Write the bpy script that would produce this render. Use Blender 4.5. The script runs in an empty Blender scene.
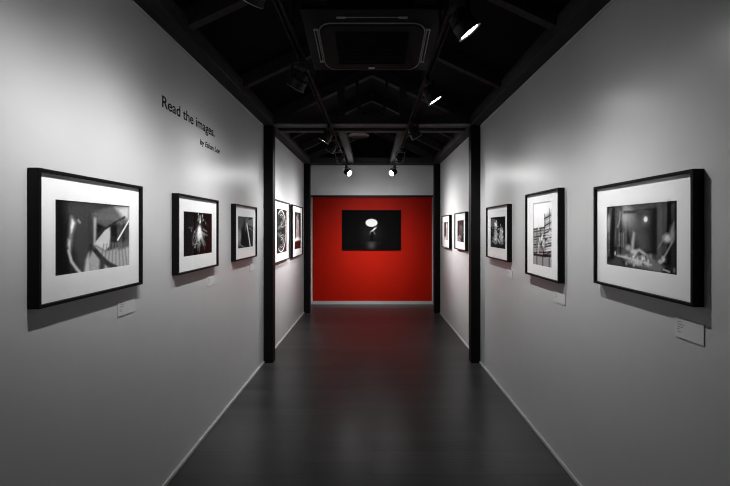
import bpy, bmesh, math, random
import numpy as np
from mathutils import Vector, Matrix, Quaternion

random.seed(4)
S = bpy.context.scene
COL = S.collection

# ------------------------------------------------------------------ camera, world, exposure
cam = bpy.data.objects.new('camera', bpy.data.cameras.new('camera'))
COL.objects.link(cam)
cam.location = (0, 0, 1.5)
cam.rotation_euler = (math.radians(90), 0, 0)
cam.data.sensor_width = 36
cam.data.lens = 36 * 374 / 730
cam.data.shift_x = -7 / 730
cam.data.shift_y = -14.5 / 730
cam.data.clip_start = 0.02
S.camera = cam

W = bpy.data.worlds.new('world')
S.world = W
W.use_nodes = True
W.node_tree.nodes['Background'].inputs[0].default_value = (1, 1, 1, 1)
W.node_tree.nodes['Background'].inputs[1].default_value = 0.002

S.view_settings.view_transform = 'Standard'
S.view_settings.look = 'None'
S.view_settings.gamma = 1
S.view_settings.use_curve_mapping = False
S.view_settings.exposure = 0.0
S.cycles.filter_width = 1.1

SPOT_W = 92.0            # power of one track spotlight
SPOT_SIZE = math.radians(140)
SPREAD_V, SPREAD_H = .33, .60      # the spread lenses throw a wide, shallow beam

# main dimensions (metres); the camera looks along +Y
WX = 1.21                # half width of the corridor
WT = 2.65                # wall height
Y_BACK = -1.6
Y_POST, Y_POST2, Y_END = 4.17, 6.63, 7.43
PW = 0.105               # post width
SLOPE = 0.47             # roof pitch

# ------------------------------------------------------------------ materials
def mat(name, color, rough=0.5, spec=0.5, metal=0.0):
    m = bpy.data.materials.new(name)
    m.use_nodes = True
    b = m.node_tree.nodes['Principled BSDF']
    b.inputs['Base Color'].default_value = (*color, 1)
    b.inputs['Roughness'].default_value = rough
    b.inputs['Metallic'].default_value = metal
    b.inputs['Specular IOR Level'].default_value = spec
    return m

def noisy(m, scale, amount, bump=0.0, stretch=(1, 1, 1), rough_amount=0.0):
    """mottle the base colour and add a little relief"""
    nt = m.node_tree
    N, L = nt.nodes, nt.links
    b = N['Principled BSDF']
    c = b.inputs['Base Color'].default_value[:]
    tc = N.new('ShaderNodeTexCoord')
    mp = N.new('ShaderNodeMapping')
    mp.inputs['Scale'].default_value = stretch
    L.new(tc.outputs['Object'], mp.inputs['Vector'])
    n = N.new('ShaderNodeTexNoise')
    n.inputs['Scale'].default_value = scale
    n.inputs['Detail'].default_value = 5
    L.new(mp.outputs['Vector'], n.inputs['Vector'])
    r = N.new('ShaderNodeValToRGB')
    r.color_ramp.elements[0].position = 0.3
    r.color_ramp.elements[1].position = 0.7
    r.color_ramp.elements[0].color = (*[x * (1 - amount) for x in c[:3]], 1)
    r.color_ramp.elements[1].color = (*[min(1, x * (1 + amount)) for x in c[:3]], 1)
    L.new(n.outputs['Fac'], r.inputs['Fac'])
    L.new(r.outputs['Color'], b.inputs['Base Color'])
    if bump:
        bp = N.new('ShaderNodeBump')
        bp.inputs['Strength'].default_value = bump
        bp.inputs['Distance'].default_value = 0.01
        L.new(n.outputs['Fac'], bp.inputs['Height'])
        L.new(bp.outputs['Normal'], b.inputs['Normal'])
    return m

M_WALL = noisy(mat('white_wall_paint', (0.40, 0.40, 0.40), 0.29, 0.28), 5, 0.02, 0.02)
M_HEAD = noisy(mat('white_paint_lightened_as_lit', (0.78, 0.78, 0.78), 0.5, 0.4), 5, 0.02, 0.02)  # wall white raised in colour, standing in for light on the end wall
M_RED = noisy(mat('red_wall_paint', (0.36, 0.0085, 0.0025), 0.5, 0.06), 4, 0.04, 0.01)
M_TRIM = mat('white_trim_paint', (0.42, 0.42, 0.42), 0.5)
M_TIMBER = noisy(mat('black_stained_timber', (0.027, 0.027, 0.027), 0.6, 0.12), 6, 0.3, 0.05, (6, 1, 6))
M_POST = noisy(mat('black_painted_post', (0.003, 0.003, 0.003), 0.5, 0.12), 6, 0.3, 0.03, (6, 6, 1))
M_DECK = noisy(mat('black_roof_boards', (0.003, 0.003, 0.003), 0.8, 0.1), 4, 0.3, 0.1, (1, 8, 1))
M_FRAME = noisy(mat('black_frame_lacquer', (0.002, 0.002, 0.002), 0.5, 0.12), 8, 0.3, 0.0, (1, 1, 1))
M_MATB = noisy(mat('white_mat_board', (0.68, 0.68, 0.68), 0.75, 0.2), 60, 0.01)
M_CARD = mat('white_caption_card', (0.45, 0.45, 0.45), 0.6, 0.3)
M_INK = mat('black_ink', (0.004, 0.004, 0.004), 0.7, 0.05)
M_SMALL = mat('grey_ink', (0.14, 0.14, 0.14), 0.7, 0.05)
M_BACK = mat('dark_backing_board', (0.03, 0.03, 0.03), 0.8, 0.2)
M_BLACKMETAL = noisy(mat('black_powder_coat', (0.007, 0.007, 0.007), 0.5, 0.2), 40, 0.15)
M_GREYMETAL = noisy(mat('worn_grey_metal', (0.22, 0.22, 0.22), 0.5, 0.3, 0.0), 20, 0.1)
M_PLASTIC = noisy(mat('black_unit_plastic', (0.004, 0.004, 0.004), 0.5, 0.2), 15, 0.1)
M_RIM = mat('grey_edge_plastic', (0.30, 0.30, 0.30), 0.4, 0.5)
M_LOGO = mat('pale_badge', (0.5, 0.5, 0.5), 0.4, 0.5)

def make_floor_mat():
    m = mat('dark_floor_planks', (0.04, 0.04, 0.04), 0.3, 0.3)
    N, L = m.node_tree.nodes, m.node_tree.links
    b = N['Principled BSDF']
    tc = N.new('ShaderNodeTexCoord')
    br = N.new('ShaderNodeTexBrick')
    br.inputs['Color1'].default_value = (0.040, 0.040, 0.0405, 1)
    br.inputs['Color2'].default_value = (0.024, 0.024, 0.0244, 1)
    br.inputs['Mortar'].default_value = (0.01, 0.01, 0.01, 1)
    br.inputs['Scale'].default_value = 1.0
    br.inputs['Mortar Size'].default_value = 0.0015
    br.inputs['Brick Width'].default_value = 1.25
    br.inputs['Row Height'].default_value = 0.12
    br.offset = 0.37
    L.new(tc.outputs['Object'], br.inputs['Vector'])
    mp = N.new('ShaderNodeMapping')
    mp.inputs['Scale'].default_value = (1.2, 38, 1)
    L.new(tc.outputs['Object'], mp.inputs['Vector'])
    n = N.new('ShaderNodeTexNoise')
    n.inputs['Scale'].default_value = 2.0
    n.inputs['Detail'].default_value = 6
    L.new(mp.outputs['Vector'], n.inputs['Vector'])
    r = N.new('ShaderNodeMapRange')
    r.inputs['To Min'].default_value = 0.6
    r.inputs['To Max'].default_value = 1.4
    L.new(n.outputs['Fac'], r.inputs['Value'])
    mx = N.new('ShaderNodeMix')
    mx.data_type = 'RGBA'
    mx.blend_type = 'MULTIPLY'
    mx.inputs[0].default_value = 1
    L.new(br.outputs['Color'], mx.inputs[6])
    L.new(r.outputs['Result'], mx.inputs[7])
    L.new(mx.outputs[2], b.inputs['Base Color'])
    r2 = N.new('ShaderNodeMapRange')
    r2.inputs['To Min'].default_value = 0.27
    r2.inputs['To Max'].default_value = 0.35
    L.new(n.outputs['Fac'], r2.inputs['Value'])
    L.new(r2.outputs['Result'], b.inputs['Roughness'])
    bp = N.new('ShaderNodeBump')
    bp.inputs['Strength'].default_value = 0.06
    bp.inputs['Distance'].default_value = 0.004
    L.new(n.outputs['Fac'], bp.inputs['Height'])
    L.new(bp.outputs['Normal'], b.inputs['Normal'])
    return m
M_FLOOR = make_floor_mat()

def make_glass():
    m = bpy.data.materials.new('picture_glass')
    m.use_nodes = True
    N, L = m.node_tree.nodes, m.node_tree.links
    N.clear()
    o = N.new('ShaderNodeOutputMaterial')
    mx = N.new('ShaderNodeMixShader')
    t = N.new('ShaderNodeBsdfTransparent')
    g = N.new('ShaderNodeBsdfGlossy')
    g.inputs['Roughness'].default_value = 0.0
    fr = N.new('ShaderNodeFresnel')
    fr.inputs['IOR'].default_value = 1.28
    ge = N.new('ShaderNodeNewGeometry')
    inv = N.new('ShaderNodeMath')
    inv.operation = 'SUBTRACT'
    inv.inputs[0].default_value = 1
    L.new(ge.outputs['Backfacing'], inv.inputs[1])
    mu = N.new('ShaderNodeMath')
    mu.operation = 'MULTIPLY'
    L.new(fr.outputs[0], mu.inputs[0])
    L.new(inv.outputs[0], mu.inputs[1])
    L.new(mu.outputs[0], mx.inputs[0])
    L.new(t.outputs[0], mx.inputs[1])
    L.new(g.outputs[0], mx.inputs[2])
    L.new(mx.outputs[0], o.inputs[0])
    return m
M_GLASS = make_glass()

def make_print_mat():
    m = mat('photographic_print', (0.5, 0.5, 0.5), 0.7, 0.05)
    N, L = m.node_tree.nodes, m.node_tree.links
    a = N.new('ShaderNodeVertexColor')
    a.layer_name = 'ink'
    L.new(a.outputs['Color'], N['Principled BSDF'].inputs['Base Color'])
    return m
M_PRINT = make_print_mat()

def make_lens():
    m = bpy.data.materials.new('glowing_lens')
    m.use_nodes = True
    b = m.node_tree.nodes['Principled BSDF']
    b.inputs['Base Color'].default_value = (0.8, 0.8, 0.8, 1)
    b.inputs['Emission Color'].default_value = (1, 1, 1, 1)
    b.inputs['Emission Strength'].default_value = 25
    return m
M_LENS = make_lens()

# ------------------------------------------------------------------ helpers
def box(bm, x0, x1, y0, y1, z0, z1):
    v = [bm.verts.new(p) for p in ((x0, y0, z0), (x1, y0, z0), (x1, y1, z0), (x0, y1, z0),
                                   (x0, y0, z1), (x1, y0, z1), (x1, y1, z1), (x0, y1, z1))]
    for f in ((0, 3, 2, 1), (4, 5, 6, 7), (0, 1, 5, 4), (1, 2, 6, 5), (2, 3, 7, 6), (3, 0, 4, 7)):
        bm.faces.new([v[i] for i in f])

def beam(bm, a, b, w, h, up=(0, 0, 1)):
    """rectangular bar between two points"""
    a, b = Vector(a), Vector(b)
    d = (b - a).normalized()
    s = d.cross(Vector(up)).normalized()
    u = s.cross(d).normalized()
    vs = []
    for p in (a, b):
        for i, j in ((-1, -1), (1, -1), (1, 1), (-1, 1)):
            vs.append(bm.verts.new(p + s * (i * w / 2) + u * (j * h / 2)))
    for f in ((0, 1, 2, 3), (7, 6, 5, 4), (0, 4, 5, 1), (1, 5, 6, 2), (2, 6, 7, 3), (3, 7, 4, 0)):
        bm.faces.new([vs[i] for i in f])

def lathe(bm, prof, n=32, mtx=None):
    """spin (radius, z) points round Z; zero radius closes the end"""
    rings = []
    for r, z in prof:
        if r < 1e-6:
            rings.append([bm.verts.new((0, 0, z))])
        else:
            rings.append([bm.verts.new((r * math.cos(2 * math.pi * k / n), r * math.sin(2 * math.pi * k / n), z)) for k in range(n)])
    for A, B in zip(rings, rings[1:]):
        for k in range(n):
            k2 = (k + 1) % n
            if len(A) == 1 and len(B) == 1:
                continue
            if len(A) == 1:
                bm.faces.new((A[0], B[k], B[k2]))
            elif len(B) == 1:
                bm.faces.new((A[k], A[k2], B[0]))
            else:
                bm.faces.new((A[k], A[k2], B[k2], B[k]))
    if mtx is not None:
        bmesh.ops.transform(bm, matrix=mtx, verts=[v for R in rings for v in R])

def tube(bm, pts, r, n=8, closed=False):
    pts = [Vector(p) for p in pts]
    m = len(pts)
    rings = []
    for i, p in enumerate(pts):
        if closed:
            d = (pts[(i + 1) % m] - pts[i - 1]).normalized()
        else:
            d = (pts[min(i + 1, m - 1)] - pts[max(i - 1, 0)]).normalized()
        q = Vector((0, 0, 1)) if abs(d.z) < 0.9 else Vector((1, 0, 0))
        s = d.cross(q).normalized()
        u = s.cross(d)
        rings.append([bm.verts.new(p + s * (r * math.cos(2 * math.pi * k / n)) + u * (r * math.sin(2 * math.pi * k / n))) for k in range(n)])
    for i in range(m if closed else m - 1):
        A, B = rings[i], rings[(i + 1) % m]
        for k in range(n):
            bm.faces.new((A[k], A[(k + 1) % n], B[(k + 1) % n], B[k]))
    if not closed:
        bm.faces.new(rings[0][::-1])
        bm.faces.new(rings[-1])

def obj(name, bm, m, parent=None, smooth=False, bevel=0.0):
    bmesh.ops.recalc_face_normals(bm, faces=bm.faces[:])
    me = bpy.data.meshes.new(name)
    bm.to_mesh(me)
    bm.free()
    if smooth:
        for p in me.polygons:
            p.use_smooth = True
        me.set_sharp_from_angle(angle=math.radians(35))
    me.materials.append(m)
    o = bpy.data.objects.new(name, me)
    COL.objects.link(o)
    if parent:
        o.parent = parent
    if bevel:
        b = o.modifiers.new('bevel', 'BEVEL')
        b.width = bevel
        b.segments = 2
    return o

def tag(o, label, cat, group=None):
    o['label'] = label
    o['category'] = cat
    if group:
        o['group'] = group
    return o

def thing(name, label, cat, loc=(0, 0, 0), rz=0, group=None):
    o = bpy.data.objects.new(name, None)
    o.empty_display_size = 0.05
    COL.objects.link(o)
    o.location = loc
    o.rotation_euler = (0, 0, rz)
    return tag(o, label, cat, group)

def struct(name, bm, m, bevel=0.0):
    o = obj(name, bm, m, bevel=bevel)
    o['kind'] = 'structure'
    return o

def boxes(*bs):
    bm = bmesh.new()
    for b in bs:
        box(bm, *b)
    return bm

# ------------------------------------------------------------------ the setting
struct('floor', boxes((-1.4, 1.4, Y_BACK - .1, Y_END + .1, -0.1, 0)), M_FLOOR)
struct('wall_left', boxes((-WX - .1, -WX, Y_BACK, Y_END, 0, WT)), M_WALL)
struct('wall_right', boxes((WX, WX + .1, Y_BACK, Y_END, 0, WT)), M_WALL)
struct('wall_back', boxes((-WX - .1, WX + .1, Y_BACK - .1, Y_BACK, 0, WT + .1)), M_DECK)  # unseen behind the camera; coloured black to cut fill light
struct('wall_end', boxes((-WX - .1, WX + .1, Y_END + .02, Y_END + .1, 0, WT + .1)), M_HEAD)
struct('wall_red', boxes((-1.178, 1.188, Y_END - .005, Y_END + .02, 0.06, 2.2)), M_RED)
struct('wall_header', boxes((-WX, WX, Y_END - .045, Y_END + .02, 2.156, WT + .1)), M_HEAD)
struct('trim_1', boxes((-1.2, 1.2, Y_END - .06, Y_END - .015, 2.12, 2.156)), M_BLACKMETAL)
struct('baseboard_end', boxes((-WX, WX, Y_END - .02, Y_END + .02, 0, 0.06)), M_TRIM)
for s, side in ((-1, 'left'), (1, 'right')):
    a, b = sorted((s * (WX - .012), s * WX))
    struct('baseboard_' + side, boxes((a, b, Y_BACK, Y_POST, 0, 0.022), (a, b, Y_POST + PW, Y_POST2, 0, 0.022),
                                      (a, b, Y_POST2 + PW, Y_END - .02, 0, 0.03)), M_TRIM, 0.002)
    a, b = sorted((s * (WX - .006), s * WX))
    struct('trim_2' if s < 0 else 'trim_3', boxes((a, b, Y_BACK, Y_POST, WT - .012, WT)), M_TRIM)

# roof boards: two slopes above the rafters
bm = bmesh.new()
def zr(x, up=0.0):                       # underside of the rafters at x
    return WT + (WX - abs(x)) * SLOPE + up
for s in (-1, 1):
    pts = [(0, zr(0, .11)), (s * 1.5, zr(1.5, .11)), (s * 1.5, zr(1.5, .15)), (0, zr(0, .15))]
    vs = [[bm.verts.new((x, y, z)) for x, z in pts] for y in (Y_BACK - .1, Y_END + .1)]
    for k in range(4):
        bm.faces.new((vs[0][k], vs[0][(k + 1) % 4], vs[1][(k + 1) % 4], vs[1][k]))
    bm.faces.new(vs[0][::-1])
    bm.faces.new(vs[1])
struct('ceiling', bm, M_DECK)
# black gable boards closing the roof over both ends
for nm, y in (('trim_4', Y_BACK - .03), ('trim_5', Y_POST2 + PW + .01)):
    bm = bmesh.new()
    pts = [(-WX, WT + .1), (WX, WT + .1), (0, zr(0, .11))]
    vs = [[bm.verts.new((x, yy, z)) for x, z in pts] for yy in (y, y + .02)]
    for k in range(3):
        bm.faces.new((vs[0][k], vs[0][(k + 1) % 3], vs[1][(k + 1) % 3], vs[1][k]))
    bm.faces.new(vs[0])
    bm.faces.new(vs[1][::-1])
    struct(nm, bm, M_DECK)

# wall plates on top of the walls
for s, side in ((-1, 'left'), (1, 'right')):
    a, b = sorted((s * (WX - .115), s * (WX + .1)))
    o = obj('wall_plate', boxes((a, b, Y_BACK, Y_POST2 + PW, WT, WT + .11)), M_TIMBER, bevel=0.004)
    tag(o, f'long black timber beam capping the {side} white wall', 'beam', 'beams capping the walls')

# posts
for s, y, lab in ((-1, Y_POST, 'black square post on the left wall right after the small slanted pole photo'),
                  (1, Y_POST, 'black square post on the right wall beside the two figurines photo'),
                  (-1, Y_POST2, 'thinner looking far black post at the left edge of the red wall'),
                  (1, Y_POST2, 'thinner looking far black post at the right edge of the red wall')):
    a, b = sorted((s * (WX - PW), s * WX))
    o = obj('post', boxes((a, b, y, y + PW, 0, WT)), M_POST, bevel=0.003)
    tag(o, lab, 'post', 'posts along the walls')

# roof timbers
TRX = {'left': -.466, 'right': .41}       # where the lighting tracks run
TZ0, TZ1 = 2.612, 2.648
def rafter_bm(s, y, w=.06, h=.11):
    bm = bmesh.new()
    t = h / 2 * math.sqrt(1 + SLOPE ** 2)
    beam(bm, (s * 0.005, y, zr(0.005, t)), (s * (WX - .0), y, zr(WX, t)), w, h)
    return bm

def rafters(y, lab):
    t = thing('rafter_pair', lab, 'rafters', (0, y, WT), 0, 'pairs of sloping rafters')
    for s in (-1, 1):
        o = obj('rafter', rafter_bm(s, 0), M_TIMBER, t, bevel=.003)
        o.location.z = -WT
    if y < 4:
        for x in TRX.values():                          # rods that carry the lighting tracks
            obj('track_rod', boxes((x - .006, x + .006, -.006, .006, TZ1 - WT, zr(x) - WT + .01)), M_BLACKMETAL, t)
    return t

rafters(0.33, 'pair of black rafters overhead nearest the entrance')
rafters(1.29, 'pair of black rafters overhead just before the first picture frames')
rafters(2.25, 'pair of black sloping rafters in front of the ceiling air conditioner')
rafters(3.21, 'pair of black sloping rafters just behind the ceiling air conditioner')
rafters(5.05, 'pair of dark rafters just beyond the round ceiling fitting')
rafters(5.85, 'pair of dark rafters nearest the red wall')

def truss(y, lab, detail):
    t = thing('roof_truss', lab, 'roof truss', (0, y, WT), 0, 'roof trusses on the posts')
    for s in (-1, 1):
        o = obj('rafter', rafter_bm(s, PW / 2, .09), M_TIMBER, t, bevel=.003)
        o.location.z = -WT
        if detail:
            obj('queen_strut', boxes((s * .345 - .04, s * .345 + .04, -.012, .028, .1, zr(.40) - WT + .08)), M_TIMBER, t, bevel=.003)
            bm = bmesh.new()
            beam(bm, (s * .13, .02, .1), (s * .17, .02, zr(.17) - WT + .03), .035, .05, up=(0, 1, 0))
            obj('brace', bm, M_TIMBER, t)
    obj('tie_beam', boxes((-WX + PW, WX - PW, 0, PW, 0, .11)), M_TIMBER, t, bevel=.003)
    if detail:
        o = obj('edge_strip', boxes((-WX + PW, WX - PW, -.014, 0, 0.0, .016)), M_GREYMETAL, t)
        o['label'] = 'thin pale metal strip'
    return t
truss(Y_POST, 'black roof truss on the near pair of posts, with a pale metal strip', True)
truss(Y_POST2, 'plain black roof truss over the far posts before the red wall', False)

o = obj('cross_beam', boxes((-WX + .115, WX - .115, 4.40, 4.50, WT, WT + .09)), M_TIMBER, bevel=.003)
tag(o, 'black cross beam spanning the corridor just behind the near truss', 'beam')
for s, side in ((-1, 'left'), (1, 'right')):
    o = obj('joist', boxes((s * .365 - .045, s * .365 + .045, 4.50, Y_POST2, WT + .005, WT + .10)), M_TIMBER, bevel=.003)
    tag(o, f'dark grey ceiling joist running lengthwise above the {side} far spotlights', 'joist', 'lengthwise joists of the far bay')

# ------------------------------------------------------------------ picture painting (grey values 0..1 as seen on the print)
class Art:
    def __init__(s, w, h, base=0.0):
        s.w, s.h = w, h
        s.u, s.v = np.meshgrid(np.linspace(0, 1, w), np.linspace(0, 1, h))    # v runs downwards
        s.c = np.full((h, w), float(base))
        s.asp = w / h
        s.rng = np.random.RandomState(7)
    def mix(s, m, g):
        s.c = s.c * (1 - m) + g * m
    def poly(s, pts, g, soft=0.012):
        x, y = s.u, s.v
        inside = np.zeros_like(x, bool)
        dist = np.full_like(x, 9.0)
        n = len(pts)
        for i in range(n):
            (x1, y1), (x2, y2) = pts[i], pts[(i + 1) % n]
            if y1 != y2:
                c = ((y1 > y) != (y2 > y)) & (x < (x2 - x1) * (y - y1) / (y2 - y1) + x1)
                inside ^= c
            dx, dy = x2 - x1, y2 - y1
            t = np.clip(((x - x1) * dx + (y - y1) * dy) / (dx * dx + dy * dy + 1e-9), 0, 1)
            dist = np.minimum(dist, np.hypot(x - x1 - t * dx, y - y1 - t * dy))
        s.mix(np.clip(0.5 + np.where(inside, dist, -dist) / (2 * soft), 0, 1), g)
    def line(s, pts, wd, g, soft=0.012):
        dist = np.full_like(s.u, 9.0)
        for (x1, y1), (x2, y2) in zip(pts, pts[1:]):
            dx, dy = x2 - x1, y2 - y1
            t = np.clip(((s.u - x1) * dx + (s.v - y1) * dy) / (dx * dx + dy * dy + 1e-9), 0, 1)
            dist = np.minimum(dist, np.hypot(s.u - x1 - t * dx, (s.v - y1 - t * dy) / s.asp))
        s.mix(np.clip(0.5 + (wd / 2 - dist) / (2 * soft), 0, 1), g)
    def ell(s, cx, cy, rx, ry, g, soft=0.2):
        d = np.hypot((s.u - cx) / rx, (s.v - cy) / ry)
        s.mix(np.clip(0.5 + (1 - d) / (2 * soft), 0, 1), g)
    def glow(s, cx, cy, rx, ry, g):
        d = ((s.u - cx) / rx) ** 2 + ((s.v - cy) / ry) ** 2
        s.c = s.c + g * np.exp(-d)
    def grain(s, a):
        s.c = s.c + s.rng.normal(0, a, s.c.shape)
    def scatter(s, n, cx, cy, sx, sy, r, lo, hi):
        for _ in range(n):
            s.ell(s.rng.normal(cx, sx), s.rng.normal(cy, sy), r * s.rng.uniform(.5, 1.3), r * s.asp * s.rng.uniform(.5, 1.5), s.rng.uniform(lo, hi), .5)

def art_fan():          # sweeping pale fan
    a = Art(120, 80, 0.15)
    a.glow(.3, .2, .3, .3, .10)
    a.poly([(.24, .1), (.45, .05), (.44, 1), (.3, 1), (.22, .6)], .24, .03)
    a.poly([(.19, .22), (.24, .30), (.20, .46), (.18, .68), (.14, .62), (.165, .42)], .62, .03)
    a.poly([(.20, .26), (.225, .31), (.19, .44), (.185, .36)], .95, .015)
    a.poly([(.155, .52), (.175, .55), (.17, .66), (.148, .6)], .95, .015)
    a.poly([(0, .0), (.1, 0), (.14, .4), (.12, .8), (.2, 1), (0, 1)], .09, .05)
    a.line([(.16, .68), (.19, .82), (.25, .93), (.30, 1.0)], .03, .75, .012)
    a.line([(.27, .27), (.29, .3)], .02, .6, .01)
    a.poly([(.44, .15), (.8, .0), (1, .0), (1, .3), (.8, .35), (.5, .55)], .34, .03)
    a.poly([(.78, .06), (1, .02), (1, .24), (.88, .2)], .72, .04)
    a.poly([(.46, .6), (.62, .40), (.72, .32), (.68, .66), (.62, .72)], .72, .015)
    a.poly([(.50, .30), (.62, .36), (.48, .52)], .12, .02)
    a.line([(.455, .6), (.6, .40), (.8, .27), (.92, .2)], .02, .12, .01)
    a.poly([(.69, .34), (.84, .30), (.83, .58), (.72, .62)], .10, .02)
    a.line([(1, .24), (.93, .36), (.87, .46), (.81, .56)], .022, .85, .008)
    a.poly([(.47, .62), (.62, .72), (1, .66), (1, 1), (.42, 1), (.4, .82)], .62, .02)
    for k in range(8):
        x = .52 + k * .06
        a.line([(.60 + k * .045, .62), (x + .02, .98)], .012, .42, .012)
    a.line([(.44, .64), (.55, .8), (.66, .92), (.78, 1.0)], .055, .16, .01)
    a.poly([(.36, .82), (.40, .72), (.42, 1), (.34, 1)], .7, .02)
    a.line([(.48, .25), (.475, .6)], .03, .65, .015)
    a.poly([(.55, .76), (.62, .86), (.6, 1.0), (.54, 1)], .2, .02)
    a.poly([(.82, .62), (1, .56), (1, .68), (.82, .72)], .30, .03)
    a.grain(.02)
    return a

def art_burst():        # feathery white burst on black
    a = Art(90, 60, 0.05)
    for k in range(34):
        t = a.rng.uniform(-1.5, 1.5)
        L = a.rng.uniform(.2, .5)
        x, y = .53 + math.sin(t) * .08, .46 + math.cos(t) * .04
        a.line([(x, y), (x + math.sin(t) * L * .45, y + math.cos(t) * L)], .014, a.rng.uniform(.25, .6), .015)
    a.glow(.53, .48, .1, .2, .5)
    a.ell(.53, .43, .055, .10, 1.0, .5)
    a.ell(.55, .55, .06, .08, .8, .6)
    a.scatter(14, .57, .17, .07, .05, .018, .5, 1)
    a.scatter(20, .54, .65, .12, .14, .016, .3, .8)
    a.line([(.18, .36), (.30, .38)], .012, .6, .01)
    a.line([(.66, .4), (.80, .46)], .02, .55, .012)
    a.line([(.44, .4), (.34, .5), (.30, .7)], .02, .45, .015)
    a.line([(.68, .16), (.86, .34)], .008, .3, .01)
    return a

def art_pole():         # slanted white pole in the dark
    a = Art(80, 54, 0.10)
    a.poly([(0, 0), (.45, 0), (.3, .4), (0, .3)], .3, .06)
    a.poly([(.45, .0), (.75, 0), (.65, .35), (.45, .5)], .36, .06)
    a.ell(.08, .62, .22, .26, .52, .5)
    a.poly([(.25, .35), (.5, .55), (.45, 1), (.2, 1)], .06, .05)
    a.line([(.58, .25), (.70, .62), (.80, .95)], .06, .85, .02)
    a.poly([(.8, .1), (1, 0), (1, 1), (.9, 1)], .22, .05)
    a.line([(.1, .85), (.4, .98)], .03, .5, .02)
    a.grain(.02)
    return a

def art_swirl():        # mirrored white ornament curls on black
    a = Art(72, 72, 0.04)
    for m in (1, -1):
        f = lambda v: .5 + m * (v - .5)
        for r, g, w in ((.26, .5, .018), (.18, .75, .018), (.10, .5, .018)):
            pts = [(.48 + r * math.cos(t) * 1.1, f(.76 + r * .62 * math.sin(t))) for t in np.linspace(-1.9, 2.4, 22)]
            a.line(pts, w, g, .01)
        a.line([(.2, f(.55)), (.35, f(.62)), (.6, f(.58)), (.85, f(.64))], .02, .55, .012)
        a.scatter(16, .5, f(.72), .2, .08, .02, .2, .7)
    a.line([(.46 + .46 * math.cos(t), .5 + .47 * math.sin(t)) for t in np.linspace(-2.2, 2.2, 40)], .03, .85, .01)
    for m in (1, -1):                                   # small leaves between the curls
        for k in range(6):
            a.line([(.08 + .07 * k, .5 + m * .04), (.14 + .07 * k, .5 + m * (.10 + .02 * (k % 3)))], .02, .45, .012)
            a.line([(.10, .5 + m * (.2 + .05 * k)), (.26, .5 + m * (.17 + .05 * k))], .014, .3, .01)
    return a

def art_veil():         # pale standing veil over dark ground
    a = Art(64, 72, 0.12)
    a.poly([(.3, .12), (.55, .05), (.72, .3), (.8, .7), (.2, .7), (.28, .4)], .45, .05)
    for k in range(9):
        a.line([(.35 + k * .04, .12 + k * .01), (.25 + k * .065, .7)], .014, .25 if k % 2 else .7, .012)
    a.scatter(16, .5, .3, .12, .14, .02, .5, .9)
    a.poly([(0, .72), (.5, .66), (1, .72), (1, .78), (0, .8)], .75, .03)
    a.poly([(0, .8), (1, .78), (1, 1), (0, 1)], .05, .02)
    return a

def art_stage():        # dim stage with beam, moon and lantern
    a = Art(124, 82, 0.09)
    a.poly([(.24, .05), (.72, .08), (.72, .72), (.28, .72)], .15, .05)
    for k in range(7):
        a.poly([(.26, .08 + k * .02), (.32, .04), (.62, .3 + k * .06), (.56, .40 + k * .05)], .2 + .02 * k, .08)
    a.glow(.32, .18, .16, .2, .28)
    for x, g in ((.03, .4), (.08, .22), (.14, .3), (.2, .26)):
        a.line([(x + .05, .05), (x, .55)], .03, g, .02)
    a.poly([(0, .12), (.06, .2), (.04, .42), (0, .45)], .55, .03)
    a.line([(.235, .12), (.22, .25), (.19, .35)], .02, .55, .012)
    a.line([(.12, .1), (.1, .8)], .05, .10, .03)
    for x in (.22, .25, .285):
        a.line([(x, .46), (x - .005, .66)], .014, .45, .01)
    a.poly([(.74, .0), (.81, 0), (.81, .88), (.74, .86)], .2, .015)
    a.poly([(.82, 0), (1, 0), (1, 1), (.84, 1)], .06, .015)
    a.poly([(.28, .1), (.7, .12), (.7, .15), (.28, .14)], .22, .015)
    a.ell(.605, .245, .022, .035, 1.0, .4)
    a.glow(.605, .245, .06, .09, .25)
    a.poly([(.40, .58), (.43, .42), (.46, .45), (.44, .70), (.40, .72)], .62, .015)
    a.ell(.36, .68, .045, .05, .6, .5)
    a.ell(.44, .74, .05, .04, .8, .5)
    a.line([(.43, .74), (.52, .70), (.6, .76)], .03, .7, .015)
    a.poly([(.18, .80), (.45, .76), (.7, .80), (.85, .9), (.8, 1), (.4, .94)], .42, .03)
    a.scatter(40, .52, .86, .16, .045, .02, .3, .85)
    a.line([(.18, .82), (.3, .83), (.5, .86), (.68, .9)], .014, .75, .01)
    a.ell(.88, .51, .055, .06, .72, .5)
    a.ell(.93, .45, .03, .10, .5, .6)
    a.line([(.95, .30), (.93, .42)], .016, .45, .01)
    a.line([(.93, .56), (.87, .7), (.80, .84)], .016, .55, .008)
    a.line([(.76, .66), (.86, .46)], .01, .4, .008)
    a.line([(.83, .94), (.9, .96)], .012, .8, .006)
    a.grain(.015)
    return a

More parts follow.
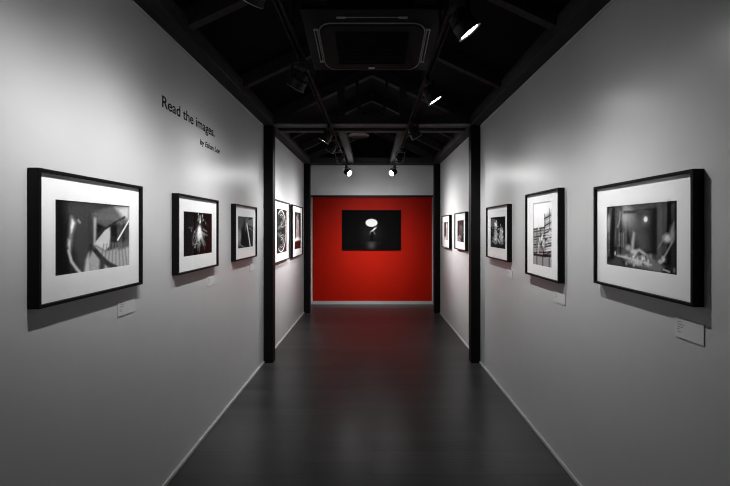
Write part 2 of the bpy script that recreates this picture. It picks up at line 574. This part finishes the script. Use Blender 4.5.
def art_stack():        # stacked dark timbers against a white sky
    a = Art(60, 90, 0.80)
    a.glow(.5, .1, .8, .3, .06)
    a.poly([(0, .44), (.6, .40), (.62, .84), (0, .84)], .58, .02)
    for k in range(11):
        v = .42 + k * .042
        a.line([(0, v + .01), (.3, v - .01), (.62, v - .02), (1, v - .05)], .03, .05 + .2 * (k % 3), .01)
    a.poly([(.62, .24), (1, .12), (1, .40), (.62, .42)], .62, .02)
    for k in range(13):
        v = .16 + k * .055
        a.line([(.6, v + .05), (1, v - .01)], .022, .08 if k % 2 else .8, .01)
    a.line([(.63, .2), (.64, .85)], .035, .08, .012)
    a.line([(.86, .12), (.87, .5)], .02, .2, .01)
    a.line([(.42, .44), (.44, .62), (.56, .7), (.57, .84)], .05, .08, .015)
    a.line([(.2, .44), (.2, .84)], .03, .3, .015)
    a.scatter(26, .4, .62, .25, .1, .05, .3, .9)
    a.line([(0, .835), (.5, .84), (1, .82)], .05, .03, .012)
    a.poly([(0, .86), (1, .85), (1, 1), (0, 1)], .55, .01)
    for x in (.2, .52, .85):
        a.line([(x, .86), (x, 1)], .05, .3, .02)
    return a

def art_figurines():    # two pale beaded figurines on black
    a = Art(84, 56, 0.05)
    for cx, t, w in ((.36, .18, .12), (.72, .36, .11)):
        a.ell(cx, t + .09, w * .75, .11, .8, .4)
        a.ell(cx, .62, w * 1.05, .26, .6, .4)
        a.scatter(46, cx, .62, w * .7, .16, .018, .35, 1.0)
        a.scatter(14, cx, t + .12, w * .5, .07, .016, .5, 1.0)
    a.scatter(18, .16, .76, .07, .06, .018, .3, .8)
    a.scatter(14, .52, .8, .1, .06, .018, .3, .9)
    a.poly([(0, .9), (1, .88), (1, 1), (0, 1)], .10, .03)
    return a

def art_portrait():     # soft pale figure leaning on the right
    a = Art(60, 44, 0.28)
    a.poly([(0, 0), (.4, 0), (.35, .6), (0, .8)], .14, .06)
    a.ell(.6, .25, .18, .2, .7, .4)
    a.poly([(.45, .4), (.8, .35), (1, 1), (.3, 1)], .58, .06)
    a.line([(.35, .2), (.45, .55), (.3, .9)], .06, .1, .03)
    a.poly([(0, .8), (.5, .85), (.5, 1), (0, 1)], .7, .05)
    return a

def art_arch():         # dark room with grey arch and pale edge
    a = Art(60, 44, 0.08)
    a.ell(.55, .4, .28, .3, .3, .4)
    a.poly([(.25, .45), (.85, .45), (.85, .8), (.2, .85)], .22, .05)
    a.line([(0, .8), (.4, .72), (.75, .95)], .05, .6, .03)
    a.poly([(0, 0), (1, 0), (1, .22), (0, .2)], .03, .03)
    a.poly([(.5, .86), (1, .6), (1, 1), (.6, 1)], .03, .03)
    a.poly([(0, .84), (.35, .78), (.6, 1), (0, 1)], .42, .03)
    return a

def art_balloon():      # figure under a white speech balloon
    a = Art(150, 100, 0.012)
    a.glow(.5, .55, .24, .40, .11)
    a.glow(.5, .9, .07, .10, .2)
    a.line([(.2, .755), (.8, .755)], .008, .02, .01)
    a.glow(.5, .82, .2, .05, .04)
    a.ell(.5, .318, .10, .10, .96, .06)
    a.poly([(.54, .40), (.605, .385), (.56, .45)], .35, .012)
    a.poly([(.555, .44), (.59, .44), (.55, .50), (.50, .555), (.475, .55), (.52, .49)], .92, .012)
    a.line([(.49, .55), (.47, .6)], .014, .4, .01)
    a.line([(.53, .52), (.56, .6)], .014, .5, .01)
    a.line([(.51, .56), (.505, .66), (.50, .76)], .03, .01, .01)
    a.line([(.485, .66), (.482, .76)], .012, .01, .008)
    a.line([(.52, .66), (.525, .76)], .012, .01, .008)
    return a

def print_mesh(name, art, x0, x1, z0, z1, y, parent, thick=.001, tint=(1, 1, 1), m=None):
    """flat sheet whose faces carry the picture as a fine mosaic"""
    h, w = art.c.shape
    g = np.clip((art.c - .05) * 1.22, 0.0, 1.0)
    lin = np.where(g <= .04045, g / 12.92, ((g + .055) / 1.055) ** 2.4) * .8 + .0012
    bm = bmesh.new()
    front = []
    for j in range(h):
        z = z1 - (z1 - z0) * j / (h - 1)
        front.append([bm.verts.new((x0 + (x1 - x0) * i / (w - 1), y - thick, z)) for i in range(w)])
    for j in range(h - 1):
        for i in range(w - 1):
            bm.faces.new((front[j + 1][i], front[j + 1][i + 1], front[j][i + 1], front[j][i]))
    b = [bm.verts.new(p) for p in ((x0, y, z0), (x1, y, z0), (x1, y, z1), (x0, y, z1))]
    bm.faces.new((b[3], b[2], b[1], b[0]))
    me = bpy.data.meshes.new(name)
    bm.to_mesh(me)
    bm.free()
    ca = me.color_attributes.new('ink', 'FLOAT_COLOR', 'POINT')
    buf = np.zeros((len(me.vertices), 4), np.float32)
    buf[:, 3] = 1
    for k in range(3):
        buf[:h * w, k] = lin.ravel() * tint[k]
    ca.data.foreach_set('color', buf.ravel())
    me.materials.append(m or M_PRINT)
    o = bpy.data.objects.new(name, me)
    COL.objects.link(o)
    o.parent = parent
    return o

def ring(bm, o, i, y0, y1):
    """rectangular ring: o and i = (x0, x1, z0, z1) outside and inside, from y0 (back) to y1 (front)"""
    def loop(r, y):
        return [bm.verts.new(p) for p in ((r[0], y, r[2]), (r[1], y, r[2]), (r[1], y, r[3]), (r[0], y, r[3]))]
    ob, of, ib, if_ = loop(o, y0), loop(o, y1), loop(i, y0), loop(i, y1)
    for k in range(4):
        q = (k + 1) % 4
        bm.faces.new((ob[k], ob[q], of[q], of[k]))
        bm.faces.new((of[k], of[q], if_[q], if_[k]))
        bm.faces.new((if_[k], if_[q], ib[q], ib[k]))
        bm.faces.new((ib[k], ib[q], ob[q], ob[k]))

def wall_place(side, y):
    """point on the wall and turn so that local x runs to the right as seen by a viewer facing that wall"""
    if side == 'left':
        return (-WX, y), math.pi / 2
    return (WX, y), -math.pi / 2

def picture(side, ya, yb, z0, z1, pa, pb, pz0, pz1, art, label, depth=.042, lip=.012):
    """framed, matted and glazed photograph; ya..yb along the wall, pa..pb the print"""
    yc = (ya + yb) / 2
    (x, y), rz = wall_place(side, yc)
    t = thing('framed_photograph', label, 'framed photo', (x, y, z0), rz, 'framed photographs on the side walls')
    w, h = yb - ya, z1 - z0
    s = 1 if side == 'left' else -1
    p0, p1 = sorted((s * (pa - yc), s * (pb - yc)))
    q0, q1 = pz0 - z0, pz1 - z0
    bm = bmesh.new()
    ring(bm, (-w / 2, w / 2, 0, h), (-w / 2 + lip, w / 2 - lip, lip, h - lip), -.001, -depth)
    obj('frame', bm, M_FRAME, t, bevel=.0015)
    e = .0005
    ins = (-w / 2 + lip + e, w / 2 - lip - e, lip + e, h - lip - e)
    obj('backing_board', boxes((ins[0], ins[1], -.022, -.004, ins[2], ins[3])), M_BACK, t)
    bm = bmesh.new()
    ring(bm, ins, (p0, p1, q0, q1), -.0245, -.0275)
    obj('mat_board', bm, M_MATB, t)
    o = print_mesh('print', art, p0 - .004, p1 + .004, q0 - .004, q1 + .004, -.0228, t)
    obj('glass_pane', boxes((ins[0], ins[1], -.0325, -.0305, ins[2], ins[3])), M_GLASS, t)
    return t

FZ0, FZ1, PZ0, PZ1 = 1.216, 1.714, 1.322, 1.609
picture('left', 1.311, 1.908, FZ0, FZ1, 1.397, 1.824, PZ0, PZ1, art_fan(),
        'black framed photo of a pale sweeping fan shape, nearest on the left wall')
picture('left', 2.257, 2.853, FZ0, FZ1, 2.348, 2.768, PZ0, PZ1, art_burst(),
        'black framed photo of a white feathery burst on black, below the wall title')
picture('left', 3.207, 3.808, FZ0, FZ1, 3.302, 3.722, PZ0, PZ1, art_pole(),
        'black framed photo of a slanted white pole, just before the left post')
picture('left', 4.455, 5.318, 1.072, 1.857, 4.64, 5.19, 1.184, 1.75, art_swirl(),
        'large black framed photo of mirrored white curls, just past the left post')
picture('left', 5.525, 6.345, 1.060, 1.857, 5.715, 6.212, 1.178, 1.755, art_veil(),
        'large black framed photo of a pale veil, nearest the red wall on the left')
picture('right', 1.361, 1.974, FZ0 - .003, FZ1 + .004, 1.451, 1.885, PZ0 - .003, PZ1, art_stage(),
        'black framed photo of a dim stage with a small moon, nearest on the right wall')
picture('right', 2.345, 2.857, 1.155, 1.757, 2.464, 2.745, 1.24, 1.682, art_stack(),
        'tall black framed photo of stacked dark bars under a white sky')
picture('right', 3.229, 3.835, FZ0 - .008, FZ1, 3.318, 3.734, PZ0 - .005, PZ1, art_figurines(),
        'black framed photo of two pale figurines on black, just before the right post')
picture('right', 4.69, 5.315, FZ0 - .002, FZ1, 4.82, 5.185, PZ0, PZ1, art_arch(),
        'black framed dark photo with a grey arch, half hidden behind the right post')
picture('right', 5.67, 6.29, 1.19, FZ1 - .004, 5.80, 6.13, PZ0, PZ1 - .005, art_portrait(),
        'small looking black framed photo of a pale figure, nearest the red wall on the right')

# frameless black photograph on the red wall
t = thing('mounted_photograph', 'frameless black photo of a figure under a white speech balloon on the red wall', 'photo panel',
          (-.01, Y_END - .005, 1.075), 0)
obj('mounting_panel', boxes((-.584, .584, -.03, -.002, 0, .79)), M_FRAME, t, bevel=.001)
print_mesh('print', art_balloon(), -.582, .582, .002, .788, -.0305, t)

# caption cards
def card(side, ya, yb, z0, z1, label, lines):
    (x, y), rz = wall_place(side, (ya + yb) / 2)
    t = thing('caption_card', label, 'caption card', (x, y, z0), rz, 'white caption cards below the photos')
    w, h = yb - ya, z1 - z0
    obj('card', boxes((-w / 2, w / 2, -.004, -.0005, 0, h)), M_CARD, t)
    for k, L in enumerate(lines):
        zz = h * .80 - k * h * .13
        x0 = -w / 2 + .012
        obj('text_line', boxes((x0, x0 + L, -.0044, -.004, zz, zz + h * .03)), M_SMALL, t)
    return t
LN = (.022, .034, .028, .012, .02)
card('left', 1.776, 1.904, 1.080, 1.158, 'white caption card below right of the pale fan photo', LN)
card('left', 2.742, 2.866, 1.075, 1.142, 'white caption card below right of the feathery burst photo', LN[:4])
card('left', 3.698, 3.822, 1.076, 1.142, 'white caption card below right of the slanted pole photo', LN[:4])
card('right', 1.360, 1.490, 1.073, 1.149, 'white caption card below right of the dim stage photo', LN)
card('right', 2.338, 2.475, 1.018, 1.088, 'white caption card below right of the tall stacked bars photo', LN[:4])
card('right', 3.216, 3.348, 1.066, 1.136, 'white caption card below right of the two figurines photo', LN[:4])

# lettering on the left wall
def lettering(name, label, text, y0, y1, zbase, capref, cap_h, shear=0.0, bold=0.0):
    cu = bpy.data.curves.new(name, 'FONT')
    cu.body = text
    cu.extrude = 0.0006
    cu.offset = bold
    cu.shear = shear
    tmp = bpy.data.objects.new(name, cu)
    COL.objects.link(tmp)
    bpy.context.view_layer.update()
    me = bpy.data.meshes.new_from_object(tmp.evaluated_get(bpy.context.evaluated_depsgraph_get()))
    bpy.data.objects.remove(tmp)
    xs = [v.co.x for v in me.vertices]
    x0, x1 = min(xs), max(xs)
    first = [v.co.y for v in me.vertices if v.co.x < x0 + capref]
    ch = max(first)
    sx, sz = (y1 - y0) / (x1 - x0), cap_h / ch
    for v in me.vertices:
        x, z, d = v.co
        v.co = ((x - x0) * sx, -d - .0011, z * sz)
    t = thing(name, label, 'wall lettering', (-WX, y0, zbase), math.pi / 2)
    bm = bmesh.new()
    bm.from_mesh(me)
    left = set(bm.verts)
    isl = []
    while left:                                         # islands, then islands that share a column (the dot of an i)
        seed = [left.pop()]
        group = set(seed)
        while seed:
            v = seed.pop()
            for e in v.link_edges:
                q = e.other_vert(v)
                if q not in group:
                    group.add(q)
                    seed.append(q)
        left -= group
        isl.append([min(v.co.x for v in group), max(v.co.x for v in group), group])
    isl.sort(key=lambda q: q[0])
    chars = []
    for q in isl:
        if chars and q[0] < chars[-1][1] - .6 * min(q[1] - q[0], chars[-1][1] - chars[-1][0]):
            chars[-1][1] = max(chars[-1][1], q[1])
            chars[-1][2] |= q[2]
        else:
            chars.append(q)
    for q in chars:
        b2 = bmesh.new()
        mp = {v: b2.verts.new(v.co) for v in q[2]}
        for f in {f for v in q[2] for f in v.link_faces}:
            b2.faces.new([mp[v] for v in f.verts])
        obj('letter', b2, M_INK, t)
    bm.free()
    bpy.data.meshes.remove(me)
    return t
lettering('wall_title', 'large black title lettering high on the left wall', 'Read the images.', 2.155, 2.873, 2.203, .4, .066, 0, .009)
lettering('wall_byline', 'small slanted black byline lettering under the wall title', 'by Ethan Lee', 2.63, 2.967, 2.093, .3, .040, .2, .010)

# ------------------------------------------------------------------ lighting tracks and spotlights
for side in ('left', 'right'):
    x = TRX[side]
    t = thing('lighting_track', f'long black lighting track along the {side} of the ceiling', 'lighting track', (x, 0, TZ0), 0,
              'ceiling lighting tracks')
    bm = bmesh.new()                                    # channel open below
    for b in ((-.018, .018, .030, .036), (-.018, -.013, 0, .030), (.013, .018, 0, .030)):
        box(bm, b[0], b[1], Y_BACK + .1, 6.98, b[2], b[3])
    obj('rail', bm, M_BLACKMETAL, t)
    obj('conductor', boxes((-.004, .004, Y_BACK + .1, 6.98, .022, .030)), M_BLACKMETAL, t)

DROP = .105
def build_spot():
    t = thing('spotlight', '', 'spotlight')
    obj('track_adapter', boxes((-.012, .012, -.05, .05, -.012, .020)), M_BLACKMETAL, t, bevel=.002)
    bm = bmesh.new()                                    # yoke: stem, top bar, two arms; local +x is the aim direction
    lathe(bm, [(0, -.012), (.009, -.012), (.009, -.024), (0, -.024)], 16)
    box(bm, -.012, .047, -.066, .066, -.028, -.024)
    for s in (-1, 1):
        a, b = sorted((s * .062, s * .066))
        box(bm, .023, .047, a, b, -DROP - .012, -.026)
    obj('yoke', bm, M_BLACKMETAL, t, bevel=.001)
    bm = bmesh.new()                                    # round can; the light leaves along local -z
    R = .058
    prof = [(0, .058), (.040, .058), (.046, .054)]
    for k in range(4):                                  # cooling fins
        z = .05 - k * .011
        prof += [(.047, z), (.052, z - .001), (.052, z - .005), (.047, z - .006)]
    prof += [(R, .002), (R, -.05), (R + .0015, -.051), (R + .0015, -.058), (R - .005, -.058), (R - .007, -.050), (0, -.050)]
    lathe(bm, prof, 40)
    b = obj('can', bm, M_BLACKMETAL, t, smooth=True)
    bm = bmesh.new()
    tube(bm, [((R + .0018) * math.cos(a), (R + .0018) * math.sin(a), -.0575) for a in np.linspace(0, 2 * math.pi, 41)[:-1]], .0016, 6, True)
    o = obj('rim', bm, M_RIM, b, smooth=True)
    bm = bmesh.new()
    lathe(bm, [(0, -.056), (.03, -.0555), (.0475, -.053), (.0475, -.0505), (0, -.0505)], 36)
    obj('lens', bm, M_LENS, b, smooth=True)
    for s in (-1, 1):
        bm = bmesh.new()
        lathe(bm, [(0, .0535), (.010, .0535), (.010, .070), (0, .070)], 16, Matrix.Rotation(-s * math.pi / 2, 4, 'X'))
        obj('pivot_knob', bm, M_BLACKMETAL, b)
    return t

PROTO = build_spot()
FIRST = [True]
def copy_tree(o, parent=None):
    c = o.copy()
    COL.objects.link(c)
    c.parent = parent
    for ch in list(o.children):
        copy_tree(ch, c)
    return c

def spot(side, y, aim, label, power=1.0, focus=None):
    if FIRST[0]:
        t = PROTO
    else:
        t = copy_tree(PROTO)
    t.location = (TRX[side], y, TZ0)
    t['label'] = label
    t['category'] = 'spotlight'
    t['group'] = 'black track spotlights'
    SPOTS.append((t, Vector(aim), power, focus))
    if FIRST[0]:
        FIRST[0] = False
    return t

SPOTS = []
# copies are taken before any is turned, so that every one starts from the same pose
AZ = 1.60
spot('left', 1.22, (-WX, 1.52, AZ), 'black track spotlight on the left track above the pale fan photo, nearest the entrance', .9)
spot('left', 1.53, (-WX, 2.28, 1.45), 'black track spotlight on the left track aimed at the wall title', .88)
spot('left', 2.52, (-WX, 3.00, 1.36), 'black spotlight on the left track beside the ceiling air conditioner', 1.1)
spot('left', 4.10, (-WX, 4.22, 1.36), 'black spotlight on the left track at the near truss', 1.05)
spot('left', 4.62, (-WX, 4.92, 1.40), 'second black spotlight beyond the truss on the left track', 2.5)
spot('left', 5.30, (-.05, Y_END, .85), 'black spotlight close before the lit left end spotlight', 2.0, .34)
spot('left', 6.72, (WX, 5.42, 1.45), 'lit spotlight at the far end of the left track', 10.0, .28)
spot('right', 1.825, (WX, 1.92, 1.47), 'large black spotlight with a glowing lens on the right track, nearest the camera', .85)
spot('right', 2.80, (WX, 2.88, 1.32), 'black spotlight on the right track behind the air conditioner', 1.1)
spot('right', 3.90, (WX, 4.30, 1.32), 'dark spotlight on the right track just before the near truss', 1.3)
spot('right', 5.30, (.05, Y_END, .85), 'black spotlight close before the lit right end spotlight', 2.0, .34)
spot('right', 6.72, (-WX, 5.42, 1.45), 'lit spotlight at the far end of the right track', 8.5, .28)

bpy.context.view_layer.update()
for t, aim, power, focus in SPOTS:
    rel = aim - Vector(t.location)
    yaw = math.atan2(rel.y, rel.x)
    t.rotation_euler = (0, 0, 0)
    can = [c for c in t.children if c.name.startswith('can')][0]
    yoke = [c for c in t.children if c.name.startswith('yoke')][0]
    yoke.rotation_euler = (0, 0, yaw)
    pos = Vector((.035 * math.cos(yaw), .035 * math.sin(yaw), -DROP))
    d = (aim - (Vector(t.location) + pos)).normalized()
    can.location = pos
    pitch = math.acos(-d.z)                             # angle away from straight down
    can.rotation_euler = (0, -pitch, yaw)               # about Y first, then turned about Z
    L = bpy.data.lights.new('bulb', 'SPOT')
    L.energy = SPOT_W * power
    L.spot_size = SPOT_SIZE
    L.spot_blend = 1.0
    L.use_nodes = True
    N, K = L.node_tree.nodes, L.node_tree.links
    em = [n for n in N if n.type == 'EMISSION'][0]
    tc = N.new('ShaderNodeTexCoord')
    sp = N.new('ShaderNodeSeparateXYZ')
    K.new(tc.outputs['Normal'], sp.inputs[0])
    def op(kind, p, q):
        n = N.new('ShaderNodeMath')
        n.operation = kind
        for i, v in enumerate((p, q)):
            if isinstance(v, (int, float)):
                n.inputs[i].default_value = v
            else:
                K.new(v, n.inputs[i])
        return n.outputs[0]
    sv, sh = (focus, focus) if focus else (SPREAD_V, SPREAD_H)
    ex = op('POWER', op('DIVIDE', op('ABSOLUTE', sp.outputs['X'], 0), sv), 2)
    ey = op('POWER', op('DIVIDE', op('ABSOLUTE', sp.outputs['Y'], 0), sh), 2)
    K.new(op('ADD', op('POWER', math.e, op('MULTIPLY', op('ADD', ex, ey), -1)), .006), em.inputs['Strength'])
    lo = bpy.data.objects.new('bulb', L)
    COL.objects.link(lo)
    lo.parent = t
    lo.location = pos + d * .062
    lo.rotation_euler = (0, -pitch, yaw)

# ------------------------------------------------------------------ ceiling air conditioner
# tilted a little: its front edge hangs higher than its rear edge
AW, AY0, AY1, AZ0, AZ1 = .95, 2.45, 3.09, 2.938, 2.805
alen = math.hypot(AY1 - AY0, AZ1 - AZ0)
t = thing('air_conditioner', 'black cassette air conditioner under the dark roof', 'air conditioner',
          (0, (AY0 + AY1) / 2, (AZ0 + AZ1) / 2), 0)
t.rotation_euler = (math.atan2(AZ1 - AZ0, AY1 - AY0), 0, 0)
hl = alen / 2
obj('housing', boxes((-.30, .30, -.22, .22, .03, .17)), M_BLACKMETAL, t, bevel=.005)
obj('panel', boxes((-AW / 2, AW / 2, -hl, hl, 0, .03)), M_PLASTIC, t, bevel=.008)
def rrect(x0, x1, y0, y1, r, n=8):
    pts = []
    for cx, cy, a in ((x1 - r, y1 - r, 0), (x0 + r, y1 - r, 90), (x0 + r, y0 + r, 180), (x1 - r, y0 + r, 270)):
        for k in range(n + 1):
            q = math.radians(a + 90 * k / n)
            pts.append((cx + r * math.cos(q), cy + r * math.sin(q)))
    return pts
RX, RY0, RY1 = .375, -.205, .305
bm = bmesh.new()
out = rrect(-RX, RX, RY0, RY1, .09)
lo_ = [bm.verts.new((x, y, -.016)) for x, y in [(x * .965, .05 + (y - .05) * .955) for x, y in out]]
hi_ = [bm.verts.new((x, y, 0)) for x, y in out]
for k in range(len(out)):
    q = (k + 1) % len(out)
    bm.faces.new((hi_[k], hi_[q], lo_[q], lo_[k]))
bm.faces.new(lo_)
bm.faces.new(hi_[::-1])
obj('front_cover', bm, M_PLASTIC, t)
bm = bmesh.new()
tube(bm, [(x, y, -.004) for x, y in out], .0045, 6, True)
o = obj('cover_edge', bm, M_RIM, t, smooth=True)
o['label'] = 'grey rounded outline'
bm = bmesh.new()
for k in range(18):
    y = -.13 + k * .02
    box(bm, -.26, .26, y, y + .008, -.0215, -.016)
obj('intake_grille', bm, M_FRAME, t)
for s in (-1, 1):
    bm = bmesh.new()
    a, b = sorted((s * .384, s * .410))
    for q in (a, b - .005):
        box(bm, q, q + .005, -.15, .20, -.008, 0)
    for y in (-.155, .195):
        box(bm, a - .003, b + .003, y, y + .015, -.011, 0)
    obj('side_louvre', bm, M_RIM, t)
bm = bmesh.new()
box(bm, -.24, -.18, -.262, -.248, -.006, 0)
box(bm, .18, .24, -.262, -.248, -.006, 0)
box(bm, -.18, .18, -.258, -.253, -.003, 0)
obj('front_louvre', bm, M_RIM, t)
obj('badge', boxes((-.028, .022, .262, .276, -.0185, -.010)), M_LOGO, t)
for x in (-.27, .27):
    for y in (-.18, .18):
        obj('hanging_rod', boxes((x - .005, x + .005, y - .005, y + .005, .16, .34)), M_GREYMETAL, t)

# round fitting with a pale rim beyond the truss
t = thing('ceiling_fitting', 'round dark ceiling fitting with a pale rim behind the near truss', 'ceiling fitting', (-.165, 4.68, 2.66), 0)
bm = bmesh.new()
lathe(bm, [(0, .004), (.10, .004), (.118, 0), (.124, .012), (.118, .05), (.05, .07), (0, .07)], 40)
obj('dish', bm, M_PLASTIC, t, smooth=True)
bm = bmesh.new()
tube(bm, [(.122 * math.cos(a), .122 * math.sin(a), .004) for a in np.linspace(0, 2 * math.pi, 49)[:-1]], .005, 8, True)
obj('rim', bm, M_GREYMETAL, t, smooth=True)
obj('hanging_rod', boxes((-.006, .006, -.006, .006, .068, zr(.165, .115) - 2.66)), M_BLACKMETAL, t)
